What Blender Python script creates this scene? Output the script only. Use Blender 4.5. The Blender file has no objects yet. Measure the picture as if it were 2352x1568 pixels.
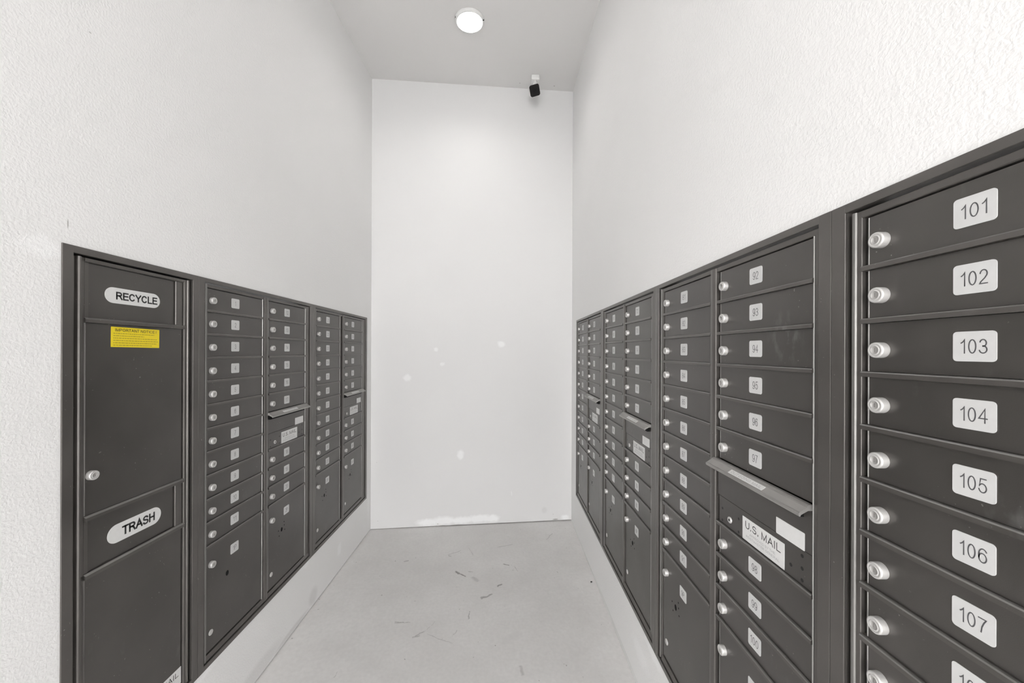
import bpy, bmesh, math, random
from mathutils import Matrix, Vector, noise
random.seed(7)
S = bpy.context.scene
C = S.collection
H = 1.496                                   # eye height above the floor

# ---------------------------------------------------------------- camera
def cam_axes():
    ya, pi_, ro = .0213555, 0.0, .0036888
    def ray(a, b):
        cr, sr = math.cos(-ro), math.sin(-ro)
        a, b = a*cr-b*sr, a*sr+b*cr
        cp, sp = math.cos(pi_), math.sin(pi_)
        y = cp+b*sp; z = sp-b*cp
        c, s = math.cos(ya), math.sin(ya)
        return Vector((a*c+y*s, -a*s+y*c, z))
    f = ray(0, 0); r = ray(1, 0)-f; u = f-ray(0, 1)
    return r.normalized(), u.normalized(), f.normalized()
r_, u_, f_ = cam_axes()
cam = bpy.data.objects.new('camera', bpy.data.cameras.new('camera'))
C.objects.link(cam)
M = Matrix((r_, u_, -f_)).transposed().to_4x4()
M.translation = Vector((0, 0, H))
cam.matrix_world = M
cam.data.sensor_width = 36
cam.data.lens = 845/2352*36
cam.data.shift_y = 23.04/2352          # verticals kept upright by shifting the lens
cam.data.clip_start = .02
S.camera = cam

# ---------------------------------------------------------------- world, exposure
S.view_settings.view_transform = 'Standard'
S.view_settings.look = 'None'
S.view_settings.gamma = 1
S.view_settings.use_curve_mapping = False
S.view_settings.exposure = 0.8
W = bpy.data.worlds.new('sky'); S.world = W; W.use_nodes = True
nt = W.node_tree; nt.nodes.clear()
wo = nt.nodes.new('ShaderNodeOutputWorld'); bg = nt.nodes.new('ShaderNodeBackground')
gr = nt.nodes.new('ShaderNodeValToRGB'); tc = nt.nodes.new('ShaderNodeTexCoord'); sx = nt.nodes.new('ShaderNodeSeparateXYZ')
nt.links.new(tc.outputs['Generated'], sx.inputs[0]); nt.links.new(sx.outputs['Z'], gr.inputs[0])
gr.color_ramp.elements[0].position = 0.0; gr.color_ramp.elements[0].color = (1, .985, .97, 1)
gr.color_ramp.elements[1].position = 0.75; gr.color_ramp.elements[1].color = (.85, .86, .88, 1)
nt.links.new(gr.outputs[0], bg.inputs['Color']); bg.inputs['Strength'].default_value = 5.2
nt.links.new(bg.outputs[0], wo.inputs[0])
def area(name, loc, rot, sx_, sy_, power, col=(1, 1, 1)):
    l = bpy.data.lights.new(name, 'AREA'); l.shape = 'RECTANGLE'; l.size = sx_; l.size_y = sy_; l.energy = power; l.color = col
    o = bpy.data.objects.new(name, l); C.objects.link(o); o.location = loc; o.rotation_euler = rot
    return o

# ---------------------------------------------------------------- materials
def new_mat(name):
    m = bpy.data.materials.new(name); m.use_nodes = True
    return m, m.node_tree, m.node_tree.nodes['Principled BSDF']
def N(t, typ, **kw):
    n = t.nodes.new(typ)
    for k, v in kw.items():
        if k in n.inputs: n.inputs[k].default_value = v
        else: setattr(n, k, v)
    return n
def math_(t, op, a, b=None, c=None, clamp=False):
    n = t.nodes.new('ShaderNodeMath'); n.operation = op; n.use_clamp = clamp
    for i, v in enumerate((a, b, c)):
        if v is None: continue
        if isinstance(v, (int, float)): n.inputs[i].default_value = v
        else: t.links.new(v, n.inputs[i])
    return n.outputs[0]
def mixc(t, fac, a, b):
    n = t.nodes.new('ShaderNodeMix'); n.data_type = 'RGBA'
    for s, v in ((n.inputs[0], fac), (n.inputs[6], a), (n.inputs[7], b)):
        if isinstance(v, (int, float)): s.default_value = v
        elif isinstance(v, tuple): s.default_value = v if len(v) == 4 else (*v, 1)
        else: t.links.new(v, s)
    return n.outputs[2]
def ramp(t, src, p0, p1):
    n = t.nodes.new('ShaderNodeMapRange'); n.inputs[1].default_value = p0; n.inputs[2].default_value = p1
    t.links.new(src, n.inputs[0]); return n.outputs[0]
def vmath(t, op, a, b=None):
    n = t.nodes.new('ShaderNodeVectorMath'); n.operation = op
    for i, v in enumerate((a, b)):
        if v is None: continue
        if isinstance(v, tuple): n.inputs[i].default_value = v
        else: t.links.new(v, n.inputs[i])
    return n
def spot_mask(t, pos, spots, soft=.25):
    """irregular ellipses at fixed places: (centre, (rx, ry, rz), strength)"""
    out = None
    for c, r, k in spots:
        d = vmath(t, 'SUBTRACT', pos, c).outputs[0]
        d = vmath(t, 'DIVIDE', d, r).outputs[0]
        l = vmath(t, 'LENGTH', d).outputs['Value']
        m = t.nodes.new('ShaderNodeMapRange'); m.inputs[1].default_value = 1.0; m.inputs[2].default_value = 1-soft*2
        m.inputs[4].default_value = k
        t.links.new(l, m.inputs[0])
        out = m.outputs[0] if out is None else math_(t, 'MAXIMUM', out, m.outputs[0])
    return out
def seg_mask(t, pos, segs):
    """thin scuffs lying along segments: (p, q, half width, strength)"""
    out = None
    for p, q, w, k in segs:
        p, q = Vector(p), Vector(q); d = q-p; L = d.length; d /= L
        v = vmath(t, 'SUBTRACT', pos, tuple(p)).outputs[0]
        h = vmath(t, 'DOT_PRODUCT', v, tuple(d)).outputs['Value']
        h = math_(t, 'MINIMUM', math_(t, 'MAXIMUM', h, 0.0), L)
        sc = vmath(t, 'SCALE', tuple(d)); t.links.new(h, sc.inputs['Scale'])
        dd = vmath(t, 'LENGTH', vmath(t, 'SUBTRACT', v, sc.outputs[0]).outputs[0]).outputs['Value']
        m = t.nodes.new('ShaderNodeMapRange'); m.inputs[1].default_value = w; m.inputs[2].default_value = w*.3; m.inputs[4].default_value = k
        t.links.new(dd, m.inputs[0])
        out = m.outputs[0] if out is None else math_(t, 'MAXIMUM', out, m.outputs[0])
    return out
def warped_pos(t, amt, scale):
    geo = N(t, 'ShaderNodeNewGeometry')
    nz = N(t, 'ShaderNodeTexNoise', Scale=scale, Detail=3.0)
    t.links.new(geo.outputs['Position'], nz.inputs['Vector'])
    off = vmath(t, 'SUBTRACT', nz.outputs['Color'], (.5, .5, .5)).outputs[0]
    s = vmath(t, 'SCALE', off); s.inputs['Scale'].default_value = amt
    return geo.outputs['Position'], vmath(t, 'ADD', geo.outputs['Position'], s.outputs[0]).outputs[0]

def wall_material(name, col, bump, spots=(), dark=(), patch_col=(.95, .95, .95), dirt=(.25, .24, .22)):
    m, t, b = new_mat(name)
    pos, wp = warped_pos(t, .035, 28)
    big = N(t, 'ShaderNodeTexNoise', Scale=1.4, Detail=2.0); t.links.new(pos, big.inputs['Vector'])
    c = mixc(t, ramp(t, big.outputs['Fac'], .3, .7), tuple(x*.975 for x in col), col)
    if spots: c = mixc(t, spot_mask(t, wp, spots), c, patch_col)
    if dark: c = mixc(t, spot_mask(t, pos, dark), c, dirt)
    t.links.new(c, b.inputs['Base Color'])
    b.inputs['Roughness'].default_value = .62
    b.inputs['Specular IOR Level'].default_value = .3
    if bump:
        n1 = N(t, 'ShaderNodeTexNoise', Scale=150.0, Detail=2.5, Roughness=.5); n1.inputs['Distortion'].default_value = .35
        t.links.new(pos, n1.inputs['Vector'])
        n2 = N(t, 'ShaderNodeTexNoise', Scale=300.0, Detail=2.0); t.links.new(pos, n2.inputs['Vector'])
        h = math_(t, 'ADD', ramp(t, n1.outputs['Fac'], .36, .66), math_(t, 'MULTIPLY', n2.outputs['Fac'], .25))
        bp = N(t, 'ShaderNodeBump', Strength=bump, Distance=.002)
        t.links.new(h, bp.inputs['Height']); t.links.new(bp.outputs[0], b.inputs['Normal'])
    return m

def simple(name, col, rough=.5, metal=0.0, spec=.5, emis=None, es=0):
    m, t, b = new_mat(name)
    nz = N(t, 'ShaderNodeTexNoise', Scale=90.0, Detail=2.0)
    tcn = N(t, 'ShaderNodeTexCoord'); t.links.new(tcn.outputs['Object'], nz.inputs['Vector'])
    c = mixc(t, nz.outputs['Fac'], tuple(x*.95 for x in col), tuple(min(1, x*1.05) for x in col))
    t.links.new(c, b.inputs['Base Color'])
    b.inputs['Roughness'].default_value = rough; b.inputs['Metallic'].default_value = metal
    b.inputs['Specular IOR Level'].default_value = spec
    if emis:
        b.inputs['Emission Color'].default_value = (*emis, 1); b.inputs['Emission Strength'].default_value = es
    return m

def metal_paint(name, base, rough, flecks=True, metal=0.0, spec=.5):
    m, t, b = new_mat(name)
    geo = N(t, 'ShaderNodeNewGeometry'); pos = geo.outputs['Position']
    nz = N(t, 'ShaderNodeTexNoise', Scale=7.0, Detail=3.0); t.links.new(pos, nz.inputs['Vector'])
    c = mixc(t, ramp(t, nz.outputs['Fac'], .35, .7), base, tuple(x*1.22 for x in base))
    if flecks:
        f1 = N(t, 'ShaderNodeTexNoise', Scale=170.0, Detail=1.0); t.links.new(pos, f1.inputs['Vector'])
        f2 = N(t, 'ShaderNodeTexNoise', Scale=9.0, Detail=2.0); t.links.new(pos, f2.inputs['Vector'])
        k = math_(t, 'MULTIPLY', ramp(t, f1.outputs['Fac'], .74, .78), ramp(t, f2.outputs['Fac'], .52, .62))
        k = math_(t, 'MULTIPLY', k, .55)
        # paint rubbed thin along the folded edges
        c = mixc(t, k, c, (.45, .44, .42))
        hs = spot_mask(t, pos, [((.61, .785, .03+H), (.05, .06, .07), 1), ((.61, .43, -.20+H), (.05, .035, .03), .8)], .5)
        hn = N(t, 'ShaderNodeTexNoise', Scale=38.0, Detail=3.0); t.links.new(vmath(t, 'MULTIPLY', pos, (1, 1.6, .8)).outputs[0], hn.inputs['Vector'])
        c = mixc(t, math_(t, 'MULTIPLY', math_(t, 'MULTIPLY', hs, ramp(t, hn.outputs['Fac'], .5, .72)), .4), c, (.4, .4, .39))
        # chalky hand smears, stretched and soft
        s = N(t, 'ShaderNodeTexNoise', Scale=5.0, Detail=5.0, Roughness=.7); t.links.new(vmath(t, 'MULTIPLY', pos, (1, 2.6, 1.2)).outputs[0], s.inputs['Vector'])
        c = mixc(t, math_(t, 'MULTIPLY', ramp(t, s.outputs['Fac'], .62, .85), .14), c, (.4, .4, .39))
    t.links.new(c, b.inputs['Base Color'])
    r = N(t, 'ShaderNodeTexNoise', Scale=14.0, Detail=2.0); t.links.new(pos, r.inputs['Vector'])
    rr = N(t, 'ShaderNodeMapRange'); rr.inputs[3].default_value = rough-.05; rr.inputs[4].default_value = rough+.07
    t.links.new(r.outputs['Fac'], rr.inputs[0]); t.links.new(rr.outputs[0], b.inputs['Roughness'])
    b.inputs['Specular IOR Level'].default_value = spec; b.inputs['Metallic'].default_value = metal
    pe = N(t, 'ShaderNodeTexNoise', Scale=900.0, Detail=1.0); t.links.new(pos, pe.inputs['Vector'])
    bp = N(t, 'ShaderNodeBump', Strength=.12, Distance=.0006)
    t.links.new(pe.outputs['Fac'], bp.inputs['Height']); t.links.new(bp.outputs[0], b.inputs['Normal'])
    return m

ZL, ZR = .2683+H, .2612+H          # tops of the two banks
XWL, XWR = -1.108, .6046          # wall surfaces
YBL, YBR = 3.09, 3.27            # back wall meets the side walls
WHITE = (.885, .881, .875)
def bw(x, z): # point on the back wall
    return (x, YBL+(x-XWL)*(YBR-YBL)/(XWR-XWL), z+H)
patches_back = [(bw(-.581, .016), (.026, .1, .022), .6), (bw(-.023, .064), (.040, .1, .032), .75), (bw(-.53, -.11), (.027, .1, .016), .5),
                (bw(-.817, -.227), (.034, .1, .040), .6), (bw(-.370, -.887), (.032, .1, .050), .8), (bw(.07, -1.24), (.006, .1, .03), .4),
                (bw(-.64, -1.452), (.12, .1, .036), 1), (bw(-.50, -1.445), (.14, .1, .042), 1), (bw(-.36, -1.45), (.16, .1, .038), 1), (bw(-.2, -1.445), (.15, .1, .042), 1), (bw(-.1, -1.45), (.08, .1, .040), 1), (bw(.55, -1.475), (.045, .1, .030), .9)]
dark_back = [(bw(.46, -1.486), (.03, .1, .007), .7), (bw(-.52, -1.488), (.03, .1, .005), .7), (bw(-.40, -1.488), (.07, .1, .005), .7), (bw(-.56, -1.47), (.006, .1, .005), .6), (bw(.36, -1.40), (.03, .1, .035), .1), (bw(.44, -1.44), (.004, .1, .004), .5), (bw(-1.06, -.93), (.004, .1, .004), .35), (bw(-1.05, -1.42), (.006, .1, .004), .3)]
MW = {}
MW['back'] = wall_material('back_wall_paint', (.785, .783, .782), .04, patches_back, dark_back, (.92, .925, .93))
MW['left'] = wall_material('left_wall_paint', WHITE, .22,
    [((XWL, .905, .247+H), (.1, .055, .032), .8), ((XWL, 2.509, -1.342+H), (.1, .035, .05), .8), ((XWL, 3.04, -1.22+H), (.1, .03, .2), .5), ((XWL, 1.37, -1.20+H), (.1, .09, .025), .8), ((XWL, 2.08, -1.20+H), (.1, .06, .022), .7)],
    [((XWL, 2.17, -1.43+H), (.1, .06, .06), .14), ((XWL, 1.70, -1.45+H), (.1, .2, .05), .14), ((XWL, 1.95, -1.47+H), (.1, .2, .02), .2), ((XWL, .9575, .320+H), (.1, .0016, .014), .7), ((XWL, 1.006, .847+H), (.1, .004, .002), .6)])
MW['right'] = wall_material('right_wall_paint', WHITE, .22,
    [((XWR, 1.47, -1.22+H), (.1, .1, .03), .9), ((XWR, 1.30, -1.26+H), (.1, .08, .06), .7), ((XWR, 1.61, -1.33+H), (.1, .12, .05), .5)],
    [((XWR, 2.0, -1.485+H), (.1, .5, .008), .15)])
MW['ceiling'] = wall_material('ceiling_paint', (.80, .79, .78), .08, (), [((.126, 3.15, 2.29+H), (.006, .006, .05), .6), ((.427, 3.19, 2.29+H), (.009, .009, .05), .6)])

# floor
def floor_material():
    m, t, b = new_mat('sealed_concrete')
    pos, wp = warped_pos(t, .02, 30)
    a = N(t, 'ShaderNodeTexNoise', Scale=1.8, Detail=4.0, Roughness=.6); t.links.new(pos, a.inputs['Vector'])
    f = N(t, 'ShaderNodeTexNoise', Scale=60.0, Detail=4.0); t.links.new(pos, f.inputs['Vector'])
    c = mixc(t, ramp(t, a.outputs['Fac'], .3, .7), (.69, .675, .662), (.80, .788, .776))
    c = mixc(t, math_(t, 'MULTIPLY', ramp(t, f.outputs['Fac'], .3, .8), .25), c, (.50, .485, .475))
    g = N(t, 'ShaderNodeTexNoise', Scale=45.0, Detail=1.0); t.links.new(pos, g.inputs['Vector'])
    g2 = N(t, 'ShaderNodeTexNoise', Scale=5.0, Detail=2.0); t.links.new(pos, g2.inputs['Vector'])
    k = math_(t, 'MULTIPLY', math_(t, 'MULTIPLY', ramp(t, g.outputs['Fac'], .74, .80), ramp(t, g2.outputs['Fac'], .48, .6)), .7)
    c = mixc(t, k, c, (.2, .19, .18))
    F = FLOOR_MARKS
    c = mixc(t, seg_mask(t, wp, F), c, (.17, .155, .15))
    c = mixc(t, seg_mask(t, wp, FLOOR_LIGHT), c, (.62, .61, .6))
    t.links.new(c, b.inputs['Base Color'])
    b.inputs['Roughness'].default_value = .5
    bp = N(t, 'ShaderNodeBump', Strength=.06, Distance=.002); t.links.new(f.outputs['Fac'], bp.inputs['Height']); t.links.new(bp.outputs[0], b.inputs['Normal'])
    return m
def fz(x): return .009-(x-XWL)/(XWR-XWL)*.018
def fp(x, y): return (x, y, fz(x))
FLOOR_MARKS = [(fp(-0.320, 2.500), fp(-0.254, 2.454), 0.0059, 0.85),
 (fp(-0.321, 2.506), fp(-0.300, 2.485), 0.0119, 0.8),
 (fp(-0.235, 2.503), fp(-0.208, 2.504), 0.0059, 0.4),
 (fp(-0.035, 2.351), fp(-0.012, 2.369), 0.0093, 0.75),
 (fp(-0.130, 2.231), fp(-0.073, 2.272), 0.0088, 0.6),
 (fp(-0.130, 2.240), fp(-0.111, 2.248), 0.0141, 0.55),
 (fp(0.005, 2.595), fp(0.035, 2.582), 0.0082, 0.7),
 (fp(-0.193, 2.123), fp(-0.193, 2.066), 0.0050, 0.5),
 (fp(-0.595, 2.042), fp(-0.514, 2.037), 0.0048, 0.5),
 (fp(-0.592, 2.034), fp(-0.550, 2.041), 0.0064, 0.4),
 (fp(-0.473, 1.933), fp(-0.416, 1.976), 0.0046, 0.5),
 (fp(-0.474, 1.937), fp(-0.442, 1.941), 0.0061, 0.4),
 (fp(-0.416, 1.976), fp(-0.376, 2.044), 0.0031, 0.3),
 (fp(-0.402, 1.953), fp(-0.260, 1.893), 0.0031, 0.3),
 (fp(-0.267, 1.942), fp(-0.247, 1.979), 0.0031, 0.3),
 (fp(-0.264, 2.810), fp(-0.221, 2.710), 0.0044, 0.25),
 (fp(-0.408, 2.712), fp(-0.321, 2.765), 0.0064, 0.3),
 (fp(-0.043, 2.820), fp(0.069, 2.858), 0.0067, 0.3),
 (fp(-0.702, 2.624), fp(-0.679, 2.635), 0.0083, 0.45),
 (fp(0.346, 2.938), fp(0.404, 3.040), 0.0046, 0.35),
 (fp(0.087, 1.751), fp(0.090, 1.707), 0.0111, 0.3),
 (fp(-0.769, 1.698), fp(-0.770, 1.726), 0.0027, 0.35),
 (fp(-0.199, 2.438), fp(-0.172, 2.409), 0.0173, 0.25),
 (fp(0.075, 2.568), fp(0.098, 2.514), 0.0041, 0.3),
 (fp(-0.399, 2.700), fp(-0.385, 2.693), 0.0085, 0.4)]
FLOOR_LIGHT = [(fp(.0, 1.9), fp(.08, 1.95), .03, .3), (fp(-.9, 1.9), fp(-.5, 1.7), .05, .12)]

M_BRONZE = metal_paint('dark_bronze_paint', (.080, .074, .069), .31, metal=.45, spec=1.0)
M_FRAME = metal_paint('frame_bronze_paint', (.108, .100, .093), .31, metal=.5, spec=1.0)
M_EDGE = metal_paint('aluminium_edge_highlight', (.34, .335, .325), .38, flecks=False, metal=.65)  # bare metal, made lighter so the edges carry a painted highlight
M_BEAD = metal_paint('worn_bead_highlight', (.20, .195, .187), .36, metal=.6)  # worn metal, lightened to paint in the highlights on beads and chamfers
M_GAP = simple('dark_interior', (.012, .012, .012), .8, spec=.1)
M_FLAP = metal_paint('worn_flap_metal', (.33, .322, .308), .38, metal=.6)
M_CHROME = simple('brushed_nickel', (.66, .65, .635), .42, metal=.5)
M_PLUG = simple('lock_plug', (.50, .49, .475), .42, metal=.6)
M_SLOT = simple('key_slot', (.22, .21, .2), .5)
M_PLATE = simple('silver_plate', (.63, .63, .625), .42)
M_STICK = simple('white_sticker', (.74, .74, .73), .4)
M_INK = simple('grey_ink', (.09, .09, .095), .6)
M_INK2 = simple('black_ink', (.02, .02, .02), .5)
M_INK3 = simple('pale_ink', (.42, .42, .42), .6)
M_YEL = simple('yellow_sticker', (.88, .70, .02), .45)
M_WHITEPL = simple('white_plastic', (.82, .82, .81), .35)
M_BLACKPL = simple('black_glass', (.008, .007, .007), .5, spec=.15)
M_LAMP = simple('lamp_diffuser', (.9, .9, .9), .4, emis=(1, .985, .96), es=5.0)
M_SCREW = simple('dark_screw', (.03, .03, .03), .4, metal=.5)

# ---------------------------------------------------------------- mesh helpers
def box(bm, x0, x1, y0, y1, z0, z1, mi=0, bev=0.0):
    vs = [bm.verts.new(p) for p in ((x0, y0, z0), (x1, y0, z0), (x1, y1, z0), (x0, y1, z0), (x0, y0, z1), (x1, y0, z1), (x1, y1, z1), (x0, y1, z1))]
    fs = [bm.faces.new([vs[i] for i in f]) for f in ((0, 3, 2, 1), (4, 5, 6, 7), (0, 1, 5, 4), (1, 2, 6, 5), (2, 3, 7, 6), (3, 0, 4, 7))]
    for f in fs: f.material_index = mi
    if bev:
        es = list({e for f in fs for e in f.edges})
        r = bmesh.ops.bevel(bm, geom=es, offset=bev, segments=2, affect='EDGES', profile=.5)
        for f in r['faces']: f.material_index = mi
    return vs
def prism_x(bm, prof, x0, x1, mi=0):
    """profile of (y, z) swept along x"""
    a = [bm.verts.new((x0, y, z)) for y, z in prof]; b = [bm.verts.new((x1, y, z)) for y, z in prof]
    n = len(prof); fs = [bm.faces.new(a), bm.faces.new(b[::-1])]
    fs += [bm.faces.new((a[(i+1) % n], a[i], b[i], b[(i+1) % n])) for i in range(n)]
    for f in fs: f.material_index = mi
def prism_z(bm, prof, z0, z1, mi=0):
    """profile of (x, y) swept along z"""
    a = [bm.verts.new((x, y, z0)) for x, y in prof]; b = [bm.verts.new((x, y, z1)) for x, y in prof]
    n = len(prof); fs = [bm.faces.new(a), bm.faces.new(b[::-1])]
    fs += [bm.faces.new((a[(i+1) % n], a[i], b[i], b[(i+1) % n])) for i in range(n)]
    for f in fs: f.material_index = mi
def lathe_y(bm, cx, cz, prof, n=24, mi=0):
    """profile of (radius, y) turned about the axis pointing out of the wall (-y)"""
    rings = []
    for r, y in prof:
        if r < 1e-6: rings.append([bm.verts.new((cx, y, cz))])
        else: rings.append([bm.verts.new((cx+r*math.cos(2*math.pi*i/n), y, cz+r*math.sin(2*math.pi*i/n))) for i in range(n)])
    for k in range(len(rings)-1):
        A, B = rings[k], rings[k+1]
        m = mi[k] if isinstance(mi, (list, tuple)) else mi
        for i in range(n):
            j = (i+1) % n
            if len(A) == 1: f = bm.faces.new((A[0], B[i], B[j]))
            elif len(B) == 1: f = bm.faces.new((A[i], B[0], A[j]))
            else: f = bm.faces.new((A[i], B[i], B[j], A[j]))
            f.material_index = m; f.smooth = True
def disc(bm, cx, cz, r, y, mi=0, n=14, sx=1.0):
    f = bm.faces.new([bm.verts.new((cx+sx*r*math.cos(2*math.pi*i/n), y, cz+r*math.sin(2*math.pi*i/n))) for i in range(n)]); f.material_index = mi
def round_rect(bm, cx, cz, w, h, r, y, th, mi=0, seg=5):
    pts = []
    for sx_, sz, a0 in ((1, 1, 0), (-1, 1, 90), (-1, -1, 180), (1, -1, 270)):
        for k in range(seg+1):
            a = math.radians(a0+90*k/seg)
            pts.append((cx+sx_*(w/2-r)+r*math.cos(a), cz+sz*(h/2-r)+r*math.sin(a)))
    a = [bm.verts.new((x, y, z)) for x, z in pts]; b = [bm.verts.new((x, y+th, z)) for x, z in pts]
    n = len(pts); fs = [bm.faces.new(a), bm.faces.new(b[::-1])]
    fs += [bm.faces.new((a[(i+1) % n], a[i], b[i], b[(i+1) % n])) for i in range(n)]
    for f in fs: f.material_index = mi
def link(name, bm, mats, parent=None, loc=(0, 0, 0)):
    me = bpy.data.meshes.new(name)
    bmesh.ops.recalc_face_normals(bm, faces=bm.faces)
    bm.to_mesh(me); bm.free()
    for m in (mats if isinstance(mats, (list, tuple)) else [mats]): me.materials.append(m)
    o = bpy.data.objects.new(name, me); C.objects.link(o); o.location = loc
    if parent: o.parent = parent
    return o
def inst(src, parent, loc):
    o = src.copy(); C.objects.link(o); o.parent = parent; o.location = loc
    return o
def thing(name, label, cat, loc, rotz=0, group=None):
    o = bpy.data.objects.new(name, None); C.objects.link(o); o.empty_display_size = .1
    o.location = loc; o.rotation_euler = (0, 0, rotz); o['label'] = label; o['category'] = cat
    if group: o['group'] = group
    return o
def struct(o): o['kind'] = 'structure'; return o

# ---------------------------------------------------------------- lettering
def _arc(cx, cy, rx, ry, a0, a1, n=14):
    return [(cx+rx*math.cos(math.radians(a0+(a1-a0)*i/n)), cy+ry*math.sin(math.radians(a0+(a1-a0)*i/n))) for i in range(n+1)]
_six = [_arc(.31, .33, .26, .33, 0, 360, 22), _arc(.34, .58, .29, .42, 38, 180)+[(.05, .33)]]
GLYPHS = {   # strokes on a grid one capital high, with the advance width
 '0': (.60, [_arc(.3, .5, .25, .5, 0, 360, 26)]),
 '1': (.40, [[(.06, .76), (.18, .84), (.30, 1), (.30, 0)]]),
 '2': (.60, [_arc(.31, .72, .24, .28, 172, -28)+[(.38, .38), (.12, .14), (.05, 0), (.56, 0)]]),
 '3': (.60, [_arc(.29, .75, .22, .25, 162, -90), _arc(.29, .265, .26, .265, 90, -165)]),
 '4': (.62, [[(.45, 0), (.45, 1), (.03, .31), (.60, .31)]]),
 '5': (.60, [[(.52, 1), (.15, 1), (.08, .50)]+_arc(.29, .325, .26, .325, 138, -165)]),
 '6': (.60, _six),
 '7': (.58, [[(.04, 1), (.55, 1), (.40, .74), (.27, .4), (.21, 0)]]),
 '8': (.60, [_arc(.3, .755, .21, .245, 0, 360, 20), _arc(.3, .255, .26, .255, 0, 360, 20)]),
 '9': (.60, [[(.6-x, 1-y) for x, y in s] for s in _six]),
 'A': (.70, [[(.01, 0), (.35, 1), (.69, 0)], [(.13, .34), (.57, .34)]]),
 'B': (.66, [[(.06, 0), (.06, 1), (.34, 1)]+_arc(.34, .765, .23, .235, 90, -90, 8)+[(.06, .53)], [(.34, .53)]+_arc(.36, .265, .25, .265, 90, -90, 8)+[(.06, 0)]]),
 'C': (.74, [_arc(.38, .5, .33, .5, 42, 318, 18)]),
 'D': (.72, [[(.06, 0), (.06, 1), (.3, 1)]+_arc(.3, .5, .36, .5, 90, -90)+[(.06, 0)]]),
 'E': (.64, [[(.60, 1), (.06, 1), (.06, 0), (.62, 0)], [(.06, .53), (.56, .53)]]),
 'G': (.78, [_arc(.39, .5, .34, .5, 42, 318, 18)+[(.70, .20), (.70, .47), (.42, .47)]]),
 'H': (.70, [[(.06, 0), (.06, 1)], [(.64, 0), (.64, 1)], [(.06, .53), (.64, .53)]]),
 'I': (.16, [[(.08, 0), (.08, 1)]]),
 'L': (.56, [[(.06, 1), (.06, 0), (.54, 0)]]),
 'M': (.82, [[(.06, 0), (.06, 1), (.41, .04), (.76, 1), (.76, 0)]]),
 'N': (.70, [[(.06, 0), (.06, 1), (.64, 0), (.64, 1)]]),
 'O': (.80, [_arc(.4, .5, .35, .5, 0, 360, 26)]),
 'P': (.66, [[(.06, 0), (.06, 1), (.36, 1)]+_arc(.36, .735, .25, .265, 90, -90, 10)+[(.06, .47)]]),
 'R': (.72, [[(.06, 0), (.06, 1), (.38, 1)]+_arc(.38, .75, .25, .25, 90, -90, 10)+[(.06, .5)], [(.36, .5), (.48, .40), (.68, 0)]]),
 'S': (.66, [_arc(.33, .745, .255, .255, 25, 215, 12)+[(.33, .51)]+_arc(.33, .26, .28, .26, 55, -160, 12)]),
 'T': (.62, [[(.01, 1), (.61, 1)], [(.31, 1), (.31, 0)]]),
 'U': (.70, [[(.06, 1), (.06, .34)]+_arc(.35, .33, .29, .33, 180, 360)+[(.64, 1)]]),
 'V': (.66, [[(.01, 1), (.33, 0), (.65, 1)]]),
 'Y': (.66, [[(.01, 1), (.33, .44), (.65, 1)], [(.33, .44), (.33, 0)]]),
 '.': (.14, [[(.07, 0), (.07, .11)]]),
 '!': (.16, [[(.08, 1), (.08, .3)], [(.08, .11), (.08, 0)]]),
}
def text(bm, s, cx, cz, height, width, y, mi, t=.12, gap=.14):
    """write s centred on cx, cz in plain even strokes; t = stroke over capital height"""
    x = 0; pen = []
    for ch in s:
        if ch == ' ': x += .32; continue
        w, st = GLYPHS[ch]; pen.append((x, st)); x += w+gap
    x -= gap
    h = t*height/2; sx_ = (width-2*h)/x; sz = height-2*h
    for off, st in pen:
        for line in st:
            P = [Vector((cx+(px+off-x/2)*sx_, cz+(pz-.5)*sz)) for px, pz in line]
            closed = (P[0]-P[-1]).length < 1e-6
            P = [q for i, q in enumerate(P) if i == 0 or (q-P[i-1]).length > 1e-7]
            if closed: P = P[:-1]
            n = len(P); L = []; R = []
            for i in range(n):
                a = P[i-1] if (i or closed) else None; b = P[(i+1) % n] if (i < n-1 or closed) else None
                d1 = (P[i]-a).normalized() if a is not None else None; d2 = (b-P[i]).normalized() if b is not None else None
                if d1 is None: d1 = d2
                if d2 is None: d2 = d1
                n1 = Vector((-d1.y, d1.x)); n2 = Vector((-d2.y, d2.x)); m = n1+n2
                m = m.normalized() if m.length > 1e-4 else n1
                k = h/max(.35, m.dot(n1)); q = P[i]
                if not closed and i == 0: q = q-d1*h
                if not closed and i == n-1: q = q+d1*h
                L.append(bm.verts.new((q.x+m.x*k, y, q.y+m.y*k))); R.append(bm.verts.new((q.x-m.x*k, y, q.y-m.y*k)))
            for i in range(n if closed else n-1):
                j = (i+1) % n
                bm.faces.new((L[i], R[i], R[j], L[j])).material_index = mi

# ---------------------------------------------------------------- setting
def slab(name, boxes, m):
    bm = bmesh.new()
    for b in boxes: box(bm, *b)
    return struct(link(name, bm, m))
Y0 = -2.3  # unseen depth behind the camera, chosen to even out the daylight
CH = 3.95
UL = (.943, 1.354, 2.150, 2.99)           # joints of the left bank
UR = (3.055, 2.25, 1.445, .664, -.118)    # joints of the right bank
MH = 1.455; ins = .008
def bank_wall(name, x0, x1, ya, yb, top, m, yend):
    lo, hi = top-MH+ins, top-ins; ya += ins; yb -= ins; g = .004
    zf = fz((x0+x1)/2)+g
    return slab(name, [(x0, x1, Y0, ya, zf, CH), (x0, x1, yb, yend, zf, CH), (x0, x1, ya, yb, hi, CH), (x0, x1, ya, yb, zf, lo)], m)
bank_wall('wall_left', XWL-.16, XWL, UL[0], UL[-1], ZL, MW['left'], YBL+.02)
bank_wall('wall_right', XWR, XWR+.16, UR[-1], UR[0], ZR, MW['right'], YBR+.02)
bm = bmesh.new()      # back wall, a little out of square
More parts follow.
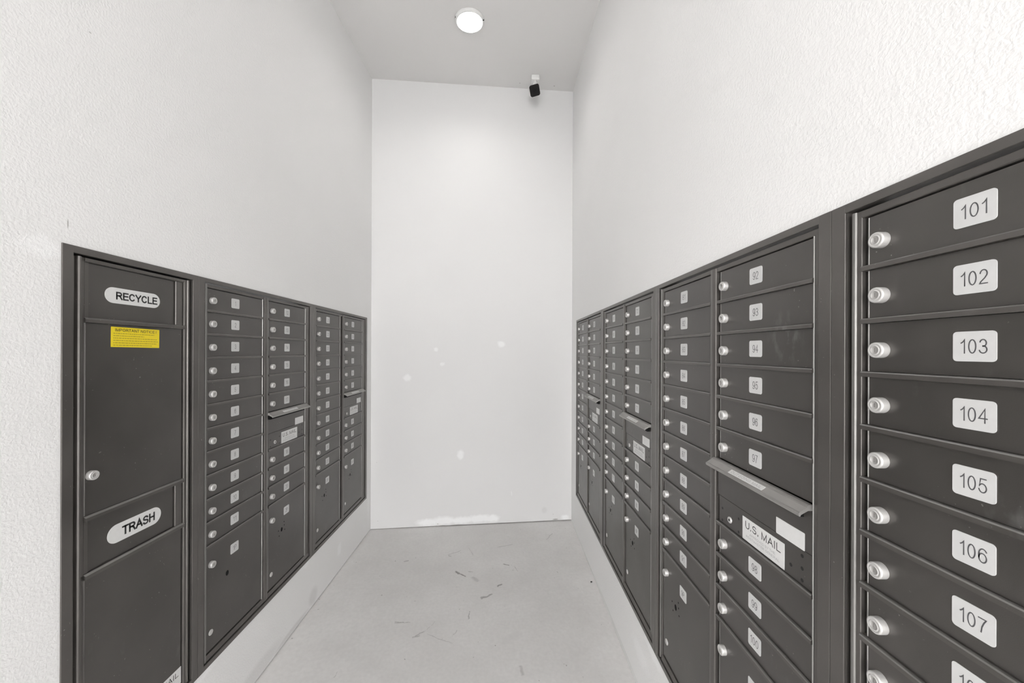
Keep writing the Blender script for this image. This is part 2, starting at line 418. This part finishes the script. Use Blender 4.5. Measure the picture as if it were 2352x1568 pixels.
vs = box(bm, XWL-.16, XWR+.16, 0, .14, 0, CH)
for v in vs: v.co.y += YBL+(v.co.x-XWL)*(YBR-YBL)/(XWR-XWL); v.co.z = max(v.co.z, fz(v.co.x)+.003)
struct(link('wall_back', bm, MW['back']))
bm = bmesh.new()      # concrete floor, gently sloping, running out of the open front
vs = box(bm, -6, 6, -7, 3.5, -.2, 0)
for v in vs:
    if v.co.z > -.1: v.co.z = fz(v.co.x)
struct(link('floor', bm, floor_material()))
bm = bmesh.new()
vs = box(bm, XWL-.16, XWR+.16, Y0, 3.45, 0, .15)
def cz(x, y):
    return H+2.269+(x-XWL)*.021+(y-3.10)*.08
for v in vs: v.co.z += cz(v.co.x, v.co.y)
struct(link('ceiling', bm, MW['ceiling']))

slab('sky_block_header', [(XWL-.16, XWR+.16, Y0-.15, Y0, 2.75, CH)], MW['back'])   # unseen header added over the open front to keep out high sky

# ---------------------------------------------------------------- mailbox banks
PITCH = .0889; DW = .315; DOFF = .025; RH = .009
DOORF = .010                       # door face, behind the front of the trim (y = 0)
def rowtop(n): return MH-.030-PITCH*n
PBOT = .045                        # foot of the parcel doors
def make_lock():
    bm = bmesh.new()
    lathe_y(bm, 0, 0, [(.0127, .0005), (.0127, -.0098), (.0123, -.0112), (.0112, -.0121), (.0096, -.0124), (.0092, -.0119), (.0076, -.0119), (.0072, -.0126), (.0063, -.0128), (.0060, -.0118), (0, -.0118)],
            mi=[0, 0, 0, 0, 0, 0, 0, 0, 1, 1], n=28)
    box(bm, -.0005, .0005, -.0121, -.0117, -.0033, .0033, 2)
    return link('lock', bm, [M_CHROME, M_PLUG, M_SLOT])
def make_door(name, w, h):
    bm = bmesh.new()
    # folded sheet: face with rounded left and right returns
    prism_z(bm, [(.0042, .030), (.0042, .0005), (w-.0015, 0), (w, .0015), (w, .030)], 0, h)
    prism_z(bm, [(0, .030), (0, .003), (.0012, .0008), (.0030, .0002), (.0042, .0012), (.0042, .030)], 0, h, 1)  # left fold in lighter metal, its bright line put into the colour
    return link(name, bm, [M_BRONZE, M_EDGE])
def make_rail(w):
    bm = bmesh.new()
    prism_x(bm, [(.030, .0045), (.0078, .0045), (.0046, .0040), (.0030, .0022), (.0028, -.0045), (.030, -.0045)], 0, w)
    for f in bm.faces:
        y = f.calc_center_median().y; z = f.calc_center_median().z
        if .003 < y < .0066 and z > .002 and abs(f.normal.x) < .5: f.material_index = 1  # top chamfer highlight painted as lighter metal
    return link('divider_rail', bm, [M_FRAME, M_BEAD])
PROTO = {}
def get(kind, fn, parent, loc):
    if kind not in PROTO:
        o = fn(); PROTO[kind] = o; o.parent = parent; o.location = loc; return o
    return inst(PROTO[kind], parent, loc)
def number_plate(parent, s, x, z):
    bm = bmesh.new()
    round_rect(bm, 0, 0, .0445, .0395, .0046, -.0007, .0009, 0)
    n = len(s)
    wd = {1: .0092, 2: .0200, 3: .0292}[n]
    if s == '1': wd = .0050
    text(bm, s, 0, 0, .0188, wd, -.0009, 1, .078, .17)
    return link('number_plate', bm, [M_PLATE, M_INK], parent, (x, 0, z))

def column_rails(root, xd, rows):
    for n in rows: get('rail', lambda: make_rail(DW+.009), root, (xd-.005, 0, rowtop(n)))
def mailbox_unit(label, wall, ya, yb, x1, x2, first, parcels, lab):
    """one recessed unit; x runs left to right for someone facing it, -y points into the room"""
    w = abs(yb-ya)
    if wall == 'L': root = thing('mailbox_unit', label, 'mailbox', (XWL+.004, ya, ZL-MH), math.pi/2, 'mailbox units')
    else: root = thing('mailbox_unit', label, 'mailbox', (XWR-.004, ya, ZR-MH), -math.pi/2, 'mailbox units')
    d1, d2 = x1-DOFF, x2-DOFF
    top, bot = MH, 0.0
    # outer frame: flat flange, deep groove, housing behind the doors
    bm = bmesh.new(); fl = .0275; e = .0006
    box(bm, e, fl, 0, .0038, bot, top, bev=.0008); box(bm, w-fl, w-e, 0, .0038, bot, top, bev=.0008)
    box(bm, fl-.001, w-fl+.001, 0, .0038, top-.0155, top, bev=.0008); box(bm, fl-.001, w-fl+.001, 0, .0038, bot, bot+.0185, bev=.0008)
    h0 = .012
    box(bm, h0, fl, .0038, .075, h0, top-h0); box(bm, w-fl, w-h0, .0038, .075, h0, top-h0)
    box(bm, fl, w-fl, .0038, .075, top-.0155, top-h0); box(bm, fl, w-fl, .0038, .075, h0, .0185)
    link('frame', bm, M_FRAME, root)
    bm = bmesh.new(); box(bm, fl, w-fl, .070, .0745, .0185, top-.0185)
    # shelf edges seen in the dark gaps
    for n in range(1, 12): box(bm, fl, w-fl, .034, .070, rowtop(n)-.001, rowtop(n)+.001)
    link('housing', bm, M_GAP, root)
    # loading door frame: sloping return, bead and flat strip round the doors
    bm = bmesh.new()
    a = fl+.006; b = d1-.005; t1 = top-.0205; b1 = .0225; dt = top-.0325; db = PBOT-.003
    bd = (a+.002, a+.0105)
    prism_z(bm, [(a, .05), (a, .0085), (bd[0], .0075), (bd[0], .05)], b1, t1)
    prism_z(bm, [(bd[0], .05), (bd[0], .0055), (bd[0]+.0015, .0036), (bd[0]+.0042, .0030), (bd[0]+.007, .0036), (bd[1], .0055), (bd[1], .05)], b1, t1, 1)  # bead coloured lighter to hold its highlight
    prism_z(bm, [(bd[1], .05), (bd[1], .0065), (b-.001, .0065), (b, .0075), (b, .018)], b1, t1)
    ra = d2+DW+.007; rb = w-fl-.004
    if rb-ra > .002: prism_z(bm, [(ra, .05), (ra, .0075), (ra+.001, .0065), (rb-.001, .0065), (rb, .0075), (rb, .05)], b1, t1)
    else: rb = ra
    prism_x(bm, [(.05, dt), (.008, dt), (.0065, dt+.001), (.0055, t1-.001), (.0065, t1), (.05, t1)], b-.0005, max(ra, rb))
    prism_x(bm, [(.05, b1), (.0055, b1), (.003, b1+.002), (.003, b1+.0045), (.0075, db), (.05, db)], b-.0005, max(ra, rb))
    link('inner_frame', bm, [M_FRAME, M_BEAD], root)
    m1 = d2-.038; m2 = d2-.0095
    bm = bmesh.new()
    mm = (m1+m2)/2; hw = (m2-m1)/2
    prism_z(bm, [(m1, .018), (m1, .006), (m1+.002, .0035), (mm-hw*.2, .0022), (mm+hw*.2, .0022), (m2-.002, .0035), (m2, .006), (m2, .018)], b1+.001, t1-.001)
    link('mullion', bm, M_FRAME, root)
    # hinge strips: rounded bead beside each column
    for dx in (d1, d2):
        bm = bmesh.new(); x = dx+DW+.0012
        prism_z(bm, [(x, .03), (x, .009), (x+.001, .0072), (x+.0025, .0066), (x+.004, .0078), (x+.004, .03)], db, dt)
        link('hinge_strip', bm, M_EDGE, root)['label'] = 'bare aluminium hinge edge with painted-in highlight'
    column_rails(root, d1, range(1, 12)); column_rails(root, d2, [1, 2, 3, 4, 5, 8, 9, 10, 11])
    def tenant(xd, row, s):
        z0 = rowtop(row+1)+RH/2+.0006
        d = get('door', lambda: make_door('mailbox_door', DW, PITCH-RH-.0012), root, (xd, DOORF, z0))
        get('lock', make_lock, d, (DOFF, 0, rowtop(row)-.049-z0))
        number_plate(d, s, DOFF+lab, rowtop(row)-.0445-z0)
    n = first
    for r in range(11): tenant(d1, r, str(n)); n += 1
    for r in (0, 1, 2, 3, 4, 5, 8, 9, 10): tenant(d2, r, str(n)); n += 1
    # parcel lockers
    for k, (xd, s) in enumerate(((d1, parcels[0]), (d2, parcels[1]))):
        z0 = PBOT+.002; hh = rowtop(11)-RH/2-.0006-z0
        bm = bmesh.new()
        prism_z(bm, [(.0042, .030), (.0042, .0005), (DW-.0015, 0), (DW, .0015), (DW, .030)], 0, hh)
        prism_z(bm, [(0, .030), (0, .003), (.0012, .0008), (.0030, .0002), (.0042, .0012), (.0042, .030)], 0, hh, 2)  # same painted bright line on the left fold
        hx = DOFF+(.070 if wall == 'R' else .083); hz = MH-1.165-z0
        disc(bm, hx, hz, .0105, -.0003, 1, sx=.75)
        if s != '1P':
            for ox, oz in ((-.027, .004), (.022, .012), (-.020, -.024), (.026, -.012), (.020, .030)): disc(bm, hx+ox, hz+oz, .0032, -.0003, 1, 8)
        d = link('parcel_door', bm, [M_BRONZE, M_GAP, M_EDGE], root, (xd, DOORF, z0))
        get('lock', make_lock, d, (DOFF, 0, MH-1.083-z0))
        number_plate(d, s, DOFF+lab, MH-1.083-z0)
        def cap():
            b2 = bmesh.new(); lathe_y(b2, 0, 0, [(.0105, 0), (.0105, -.0014), (.0085, -.0026), (0, -.0028)]); return link('lock_cap', b2, M_CHROME)
        get('cap', cap, d, (DOFF, 0, MH-1.342-z0))
    # outgoing mail slot with its hood, and the master lock panel
    zt, zm, zb = rowtop(6)-.004, rowtop(6)-.100, rowtop(8)+RH/2+.0006
    bm = bmesh.new()
    box(bm, -.004, DW+.003, -.0015, .012, zm+.0012-zb, zt-zb, bev=.0006)
    op = link('outgoing_mail_panel', bm, M_BRONZE, root, (d2, DOORF, zb))
    bm = bmesh.new(); round_rect(bm, 0, 0, .078, .036, .0015, -.0006, .0008, 0)
    link('blank_label', bm, M_STICK, op, (.259, -.0015, rowtop(6)-.0815-zb))['label'] = 'blank silver label'
    bm = bmesh.new()
    zz = rowtop(6)-.001
    prism_x(bm, [(.009, zz+.0035), (.001, zz+.0035), (-.0040, zz+.0012), (-.0048, zz-.0016), (-.0182, zz-.0103), (-.0205, zz-.0112), (-.0216, zz-.0150), (-.0200, zz-.0190), (-.0175, zz-.0190), (-.0165, zz-.0160), (-.002, zz-.0080), (.009, zz-.0080)], d2-.0145, d2+DW+.003)
    fo = link('mail_slot_hood', bm, M_FLAP, root)
    fo['label'] = 'worn lighter grey metal hood'
    # sticker on the sloping face of the hood
    bm = bmesh.new()
    round_rect(bm, 0, 0, .125, .013, .001, -.0006, .0006, 0); text(bm, 'OUTGOING MAIL', 0, 0, .0075, .112, -.0008, 1, .12, .16)
    st = link('hood_sticker', bm, [M_STICK, M_INK3], fo, (d2+.145, -.0116, zz-.0059))
    st.rotation_euler = (-math.atan2(13.4, 8.7), 0, 0)
    st['label'] = 'pale sticker reading OUTGOING MAIL'
    bm = bmesh.new(); box(bm, d2-.002, d2+DW-.02, .009-.010, .010, zz-.030, zz-.010, 0)
    link('mail_slot', bm, M_GAP, root, (0, .0001, 0))
    bm = bmesh.new()
    hh = zm-.0005-zb
    box(bm, 0, DW, 0, .02, 0, hh, 0, bev=.0006)
    lx = .050
    for px, pz in ((.016, .041), (.016, .0085), (.0866, .043), (.0866, .009)): disc(bm, px, pz, .0036, -.0004, 1, 10)
    for px, pz in ((.290, .0597), (.290, .034), (.290, .010), (.2605, .025)): disc(bm, px, pz, .0040, -.0004, 1, 10)
    mp = link('master_lock_panel', bm, [M_BRONZE, M_SCREW], root, (d2, DOORF, zb))
    def mlock():
        b2 = bmesh.new(); lathe_y(b2, 0, 0, [(.0085, 0), (.0085, -.002), (.0070, -.0032), (.003, -.0032), (0, -.001)], mi=[0, 0, 0, 1]); return link('master_lock', b2, [M_CHROME, M_GAP])
    get('mlock', mlock, mp, (lx, 0, .0235))
    def usmail():
        b2 = bmesh.new(); round_rect(b2, 0, 0, .140, .057, .0008, -.0007, .0008, 0)
        text(b2, 'U.S. MAIL', 0, .0115, .0180, .120, -.0009, 1, .12, .18)
        text(b2, 'APPROVED BY THE', 0, -.0075, .0060, .086, -.0009, 2, .12, .16)
        text(b2, 'POSTMASTER GENERAL', 0, -.0170, .0060, .112, -.0009, 2, .12, .16)
        o = link('us_mail_sticker', b2, [M_STICK, M_INK2, M_INK3]); o['label'] = 'white sticker reading U.S. MAIL'; return o
    get('usmail', usmail, mp, (.1725, 0, .0308))
    return root

mailbox_unit('dark bronze mailbox unit, plates 1 to 20, left wall beside the trash unit', 'L', UL[1], UL[2], .0717, .4349, 1, ('1P', '2P'), .123)
mailbox_unit('dark bronze mailbox unit, plates 21 to 40, left wall nearest the back wall', 'L', UL[2], UL[3], .0761, .4591, 21, ('3P', '4P'), .123)
mailbox_unit('narrowest-looking dark bronze mailbox unit on the right wall, nearest the back wall', 'R', UR[0], UR[1], .089, .4509, 41, ('5P', '6P'), .123)
mailbox_unit('dark bronze mailbox unit on the right wall, second from the back wall', 'R', UR[1], UR[2], .0909, .4523, 61, ('7P', '8P'), .123)
mailbox_unit('dark bronze mailbox unit on the right wall with plates 92 to 100 legible', 'R', UR[2], UR[3], .0852, .4414, 81, ('9P', '10P'), .123)
mailbox_unit('large foreground mailbox unit at the right edge, plates 101 to 107 with silver locks', 'R', UR[3], UR[4], .082, .439, 101, ('11P', '12P'), .117)

# ---------------------------------------------------------------- recycle and trash unit
def trash_unit():
    w = UL[1]-UL[0]
    root = thing('recycle_and_trash_unit', 'narrow dark bronze unit at the left with RECYCLE and TRASH flaps and a yellow notice', 'trash bin', (XWL+.004, UL[0], ZL-MH), math.pi/2)
    fl = .024
    bm = bmesh.new()
    box(bm, 0, fl, 0, .0038, 0, MH, bev=.0008); box(bm, w-.024, w-.0006, 0, .0038, 0, MH, bev=.0008)
    box(bm, fl-.001, w-.023, 0, .0038, MH-.0185, MH, bev=.0008); box(bm, fl-.001, w-.023, 0, .0038, 0, .0185, bev=.0008)
    box(bm, .012, fl, .0038, .075, .012, MH-.012); box(bm, w-.024, w-.012, .0038, .075, .012, MH-.012)
    box(bm, fl, w-.024, .0038, .075, MH-.0185, MH-.012); box(bm, fl, w-.024, .0038, .075, .012, .0185)
    link('frame', bm, M_FRAME, root)
    bm = bmesh.new(); box(bm, fl, w-.024, .070, .0745, .0185, MH-.0185)
    link('housing', bm, M_GAP, root)
    dl, dr = .058, .354
    z = lambda v: v+H-(ZL-MH)          # height given from the eye line
    zt, zb = MH-.0235, .0225
    bm = bmesh.new()
    a = fl+.006
    prism_z(bm, [(a, .05), (a, .012), (a+.005, .011), (a+.007, .0045), (a+.0095, .0020), (a+.013, .0020), (a+.0155, .0045), (a+.017, .0085), (dl-.003, .0090), (dl-.003, .05)], zb, zt)
    prism_z(bm, [(dr+.003, .05), (dr+.003, .0080), (dr+.005, .0058), (dr+.010, .0052), (dr+.012, .0075), (dr+.015, .0075), (dr+.017, .0045), (dr+.022, .0045), (dr+.0235, .008), (dr+.0235, .05)], zb, zt)
    prism_x(bm, [(.05, MH-.034), (.0085, MH-.034), (.006, MH-.032), (.0055, zt-.001), (.0065, zt), (.05, zt)], dl-.003, dr+.003)
    prism_x(bm, [(.05, zb), (.0055, zb), (.0035, zb+.003), (.0035, zb+.006), (.008, zb+.010), (.05, zb+.010)], dl-.003, dr+.003)
    link('inner_frame', bm, M_FRAME, root)
    bars = ((.0797, .0125), (-.4500, .0125), (-.6045, .0135))
    for zc, t in bars:
        bm = bmesh.new(); q = z(zc)
        prism_x(bm, [(.05, q+t/2), (.0085, q+t/2), (.0030, q+t/2-.0040), (.003, q-t/2), (.05, q-t/2)], dl-.0025, dr+.006)
        prism_x(bm, [(.0086, q+t/2-.0002), (.0084, q+t/2+.0004), (.0027, q+t/2-.0037), (.0031, q+t/2-.0042)], dl-.002, dr+.0055, 1)  # thin lighter strip painting the highlight along the chamfer
        link('divider_rail', bm, [M_FRAME, M_BEAD], root)
    def flap(zlo, zhi, word, lx, lz, ink_x, tw, th_, pill_w, pill_h):
        zlo, zhi = z(zlo), z(zhi)
        bm = bmesh.new(); box(bm, .069, .3265, 0.0045, .02, 0, zhi-zlo, bev=.0008)
        o = link('waste_flap', bm, M_BRONZE, root, (0, DOORF, zlo))
        for x0, x1 in ((dl-.002, .0675), (.329, dr+.001)):
            b2 = bmesh.new(); prism_z(b2, [(x0, .03), (x0, .0015), (x0+.001, 0), (x1-.001, 0), (x1, .0015), (x1, .03)], 0, zhi-zlo)
            link('side_strip', b2, M_FRAME, root, (0, DOORF, zlo))
        b2 = bmesh.new(); round_rect(b2, 0, 0, pill_w, pill_h, pill_h/2-.0003, -.0006, .0008, 0, 8)
        text(b2, word, ink_x, 0, th_, tw, -.0009, 1, .185, .14)
        s = link('pill_sticker', b2, [M_STICK, M_INK2], o, (lx, .0045, z(lz)-zlo)); s['label'] = 'white pill-shaped sticker reading '+word
        return o
    flap(.0867, MH-.0345-z(0), 'RECYCLE', .193, .157, .010, .128, .0225, .165, .045)
    flap(-.5970, -.4570, 'TRASH', .2005, -.530, .010, .103, .027, .163, .053)
    # upper door with the notice and the lock
    zlo, zhi = z(-.4430), z(.0727)
    bm = bmesh.new(); prism_z(bm, [(dl, .03), (dl, .002), (dl+.002, 0), (dr-.002, 0), (dr, .002), (dr, .03)], 0, zhi-zlo)
    d = link('recycle_door', bm, M_BRONZE, root, (0, DOORF, zlo))
    o = inst(PROTO['lock'], d, (.073, 0, z(-.3375)-zlo))
    bm = bmesh.new(); NW, NH = .146, .058
    round_rect(bm, 0, 0, NW, NH, .0008, -.0005, .0006, 0)
    text(bm, 'IMPORTANT NOTICE !', 0, .0205, .0085, .126, -.0008, 1, .14, .16)
    for k in range(6):      # the small print, too fine to read
        x = -NW/2+.006; zc_ = .0105-k*.0068; xe = NW/2-.006-(.012 if k in (0,) else .045 if k == 1 else .02 if k == 5 else random.uniform(0, .006))
        while x < xe:
            l = random.uniform(.003, .0095); l = min(l, xe-x+.001)
            f = bm.faces.new([bm.verts.new(p) for p in ((x, -.0008, zc_-.001), (x+l, -.0008, zc_-.001), (x+l, -.0008, zc_+.001), (x, -.0008, zc_+.001))]); f.material_index = 2
            x += l+.0014
    s = link('notice_sticker', bm, [M_YEL, M_INK2, simple('olive_ink', (.42, .33, .03), .6)], d, (.196, 0, z(.037)-zlo)); s['label'] = 'yellow sticker headed IMPORTANT NOTICE !'
    s.rotation_euler = (0, math.radians(.6), 0)
    zlo, zhi = zb+.0115, z(-.6120)
    bm = bmesh.new(); prism_z(bm, [(dl, .03), (dl, .002), (dl+.002, 0), (dr-.002, 0), (dr, .002), (dr, .03)], 0, zhi-zlo)
    d = link('trash_door', bm, M_BRONZE, root, (0, DOORF, zlo))
    inst(PROTO['usmail'], d, (dr-.0705, 0, max(z(-1.1195)-zlo, .0295)))
trash_unit()

# ---------------------------------------------------------------- ceiling lamp
lx_, ly_ = -.241, 2.49
lamp = thing('ceiling_light', 'round white flush LED light glowing on the ceiling', 'ceiling light', (lx_, ly_, cz(lx_, ly_)))
def lathe_z(bm, prof, n=48):
    rings = [[bm.verts.new((r*math.cos(2*math.pi*i/n), r*math.sin(2*math.pi*i/n), z)) for i in range(n)] if r > 1e-6 else [bm.verts.new((0, 0, z))] for r, z in prof]
    for A, B in zip(rings, rings[1:]):
        for i in range(n):
            j = (i+1) % n
            f = bm.faces.new((A[i], A[j], B[j], B[i])) if len(B) > 1 else bm.faces.new((A[i], A[j], B[0])); f.smooth = True
lamp.scale = (.93, .93, .93); tilt = math.atan(.08)
bm = bmesh.new(); lathe_z(bm, [(.090, .006), (.105, .006), (.106, -.003), (.105, -.012), (.102, -.018), (.096, -.021), (.0925, -.020)])
link('trim_ring', bm, M_WHITEPL, lamp).rotation_euler = (tilt, -.03, 0)
bm = bmesh.new(); lathe_z(bm, [(.0925, -.019), (.086, -.0225), (.05, -.027), (.02, -.029), (0, -.0292)])
link('diffuser', bm, M_LAMP, lamp).rotation_euler = (tilt, -.03, 0)
for a in (200, 350):
    bm = bmesh.new(); ca, sa = math.cos(math.radians(a)), math.sin(math.radians(a))
    box(bm, -.0045, .0045, -.0045, .0045, -.019, -.010, bev=.001)
    link('clip', bm, M_SCREW, lamp, (ca*.102, sa*.102, 0)).rotation_euler = (0, 0, math.radians(a))
pl = bpy.data.lights.new('lamp_glow', 'AREA'); pl.shape = 'DISK'; pl.size = .17; pl.energy = 1.5; pl.spread = math.radians(150); pl.color = (1, .98, .95)
po = bpy.data.objects.new('lamp_glow', pl); C.objects.link(po); po.parent = lamp; po.location = (0, 0, -.034)

# ---------------------------------------------------------------- security camera
sxp, syp = .252, 3.07
sec = thing('security_camera', 'small white security camera with black face hanging from the ceiling by the back wall', 'camera', (sxp, syp, cz(sxp, syp)))
bm = bmesh.new(); box(bm, -.034, .034, -.030, .030, -.040, .003, bev=.008); link('mount_base', bm, M_WHITEPL, sec)
def tube(bm, p, q, r0, r1, n=16):
    p, q = Vector(p), Vector(q); d = (q-p).normalized(); u = d.orthogonal().normalized(); v = d.cross(u)
    A = [bm.verts.new(p+(u*math.cos(2*math.pi*i/n)+v*math.sin(2*math.pi*i/n))*r0) for i in range(n)]
    B = [bm.verts.new(q+(u*math.cos(2*math.pi*i/n)+v*math.sin(2*math.pi*i/n))*r1) for i in range(n)]
    for i in range(n):
        f = bm.faces.new((A[i], A[(i+1) % n], B[(i+1) % n], B[i])); f.smooth = True
    bm.faces.new(A[::-1]); bm.faces.new(B)
bm = bmesh.new(); tube(bm, (0, 0, -.034), (-.002, -.004, -.070), .015, .019); tube(bm, (-.002, -.004, -.066), (-.006, -.008, -.100), .019, .017)
bmesh.ops.create_uvsphere(bm, u_segments=16, v_segments=10, radius=.020, matrix=Matrix.Translation((-.002, -.004, -.068)))
link('ball_joint', bm, M_WHITEPL, sec)
bm = bmesh.new(); box(bm, -.042, .042, -.050, .060, -.042, .042, bev=.016)
body = link('camera_body', bm, M_WHITEPL, sec, (-.012, -.035, -.140)); body.rotation_euler = (math.radians(35), math.radians(-13), math.radians(-7))
bm = bmesh.new(); round_rect(bm, 0, 0, .080, .080, .015, -.0525, .006, 0, 6)
fc = link('black_face', bm, M_BLACKPL, body)
bm = bmesh.new(); lathe_y(bm, 0, 0, [(.013, -.0525), (.013, -.0535), (.010, -.054), (.007, -.0532), (0, -.0528)]); link('lens', bm, M_GAP, body)

# ---------------------------------------------------------------- crumbs on the floor
def crumb(name, label, cat, x, y, sx_, sy_, sz, rot, m):
    bm = bmesh.new(); bmesh.ops.create_icosphere(bm, subdivisions=2, radius=1)
    for v in bm.verts:
        k = 1+.3*noise.noise(v.co*2+Vector((x*9, y*9, 0))); v.co = Vector((v.co.x*sx_*k, v.co.y*sy_*k, v.co.z*sz*k))
    z0 = min(v.co.z for v in bm.verts)
    for v in bm.verts: v.co.z -= z0
    o = link(name, bm, m, None, (x, y, fz(x)+.0002)); o.rotation_euler = (0, 0, rot); o['label'] = label; o['category'] = cat
crumb('plaster_sliver', 'white sliver of plaster lying on the floor near the back wall', 'debris', .0376, 2.995, .022, .0035, .002, -.8, M_WHITEPL)
crumb('pebble', 'tiny black pebble on the floor beside the right wall', 'debris', .575, 2.39, .006, .005, .004, .4, M_INK2)
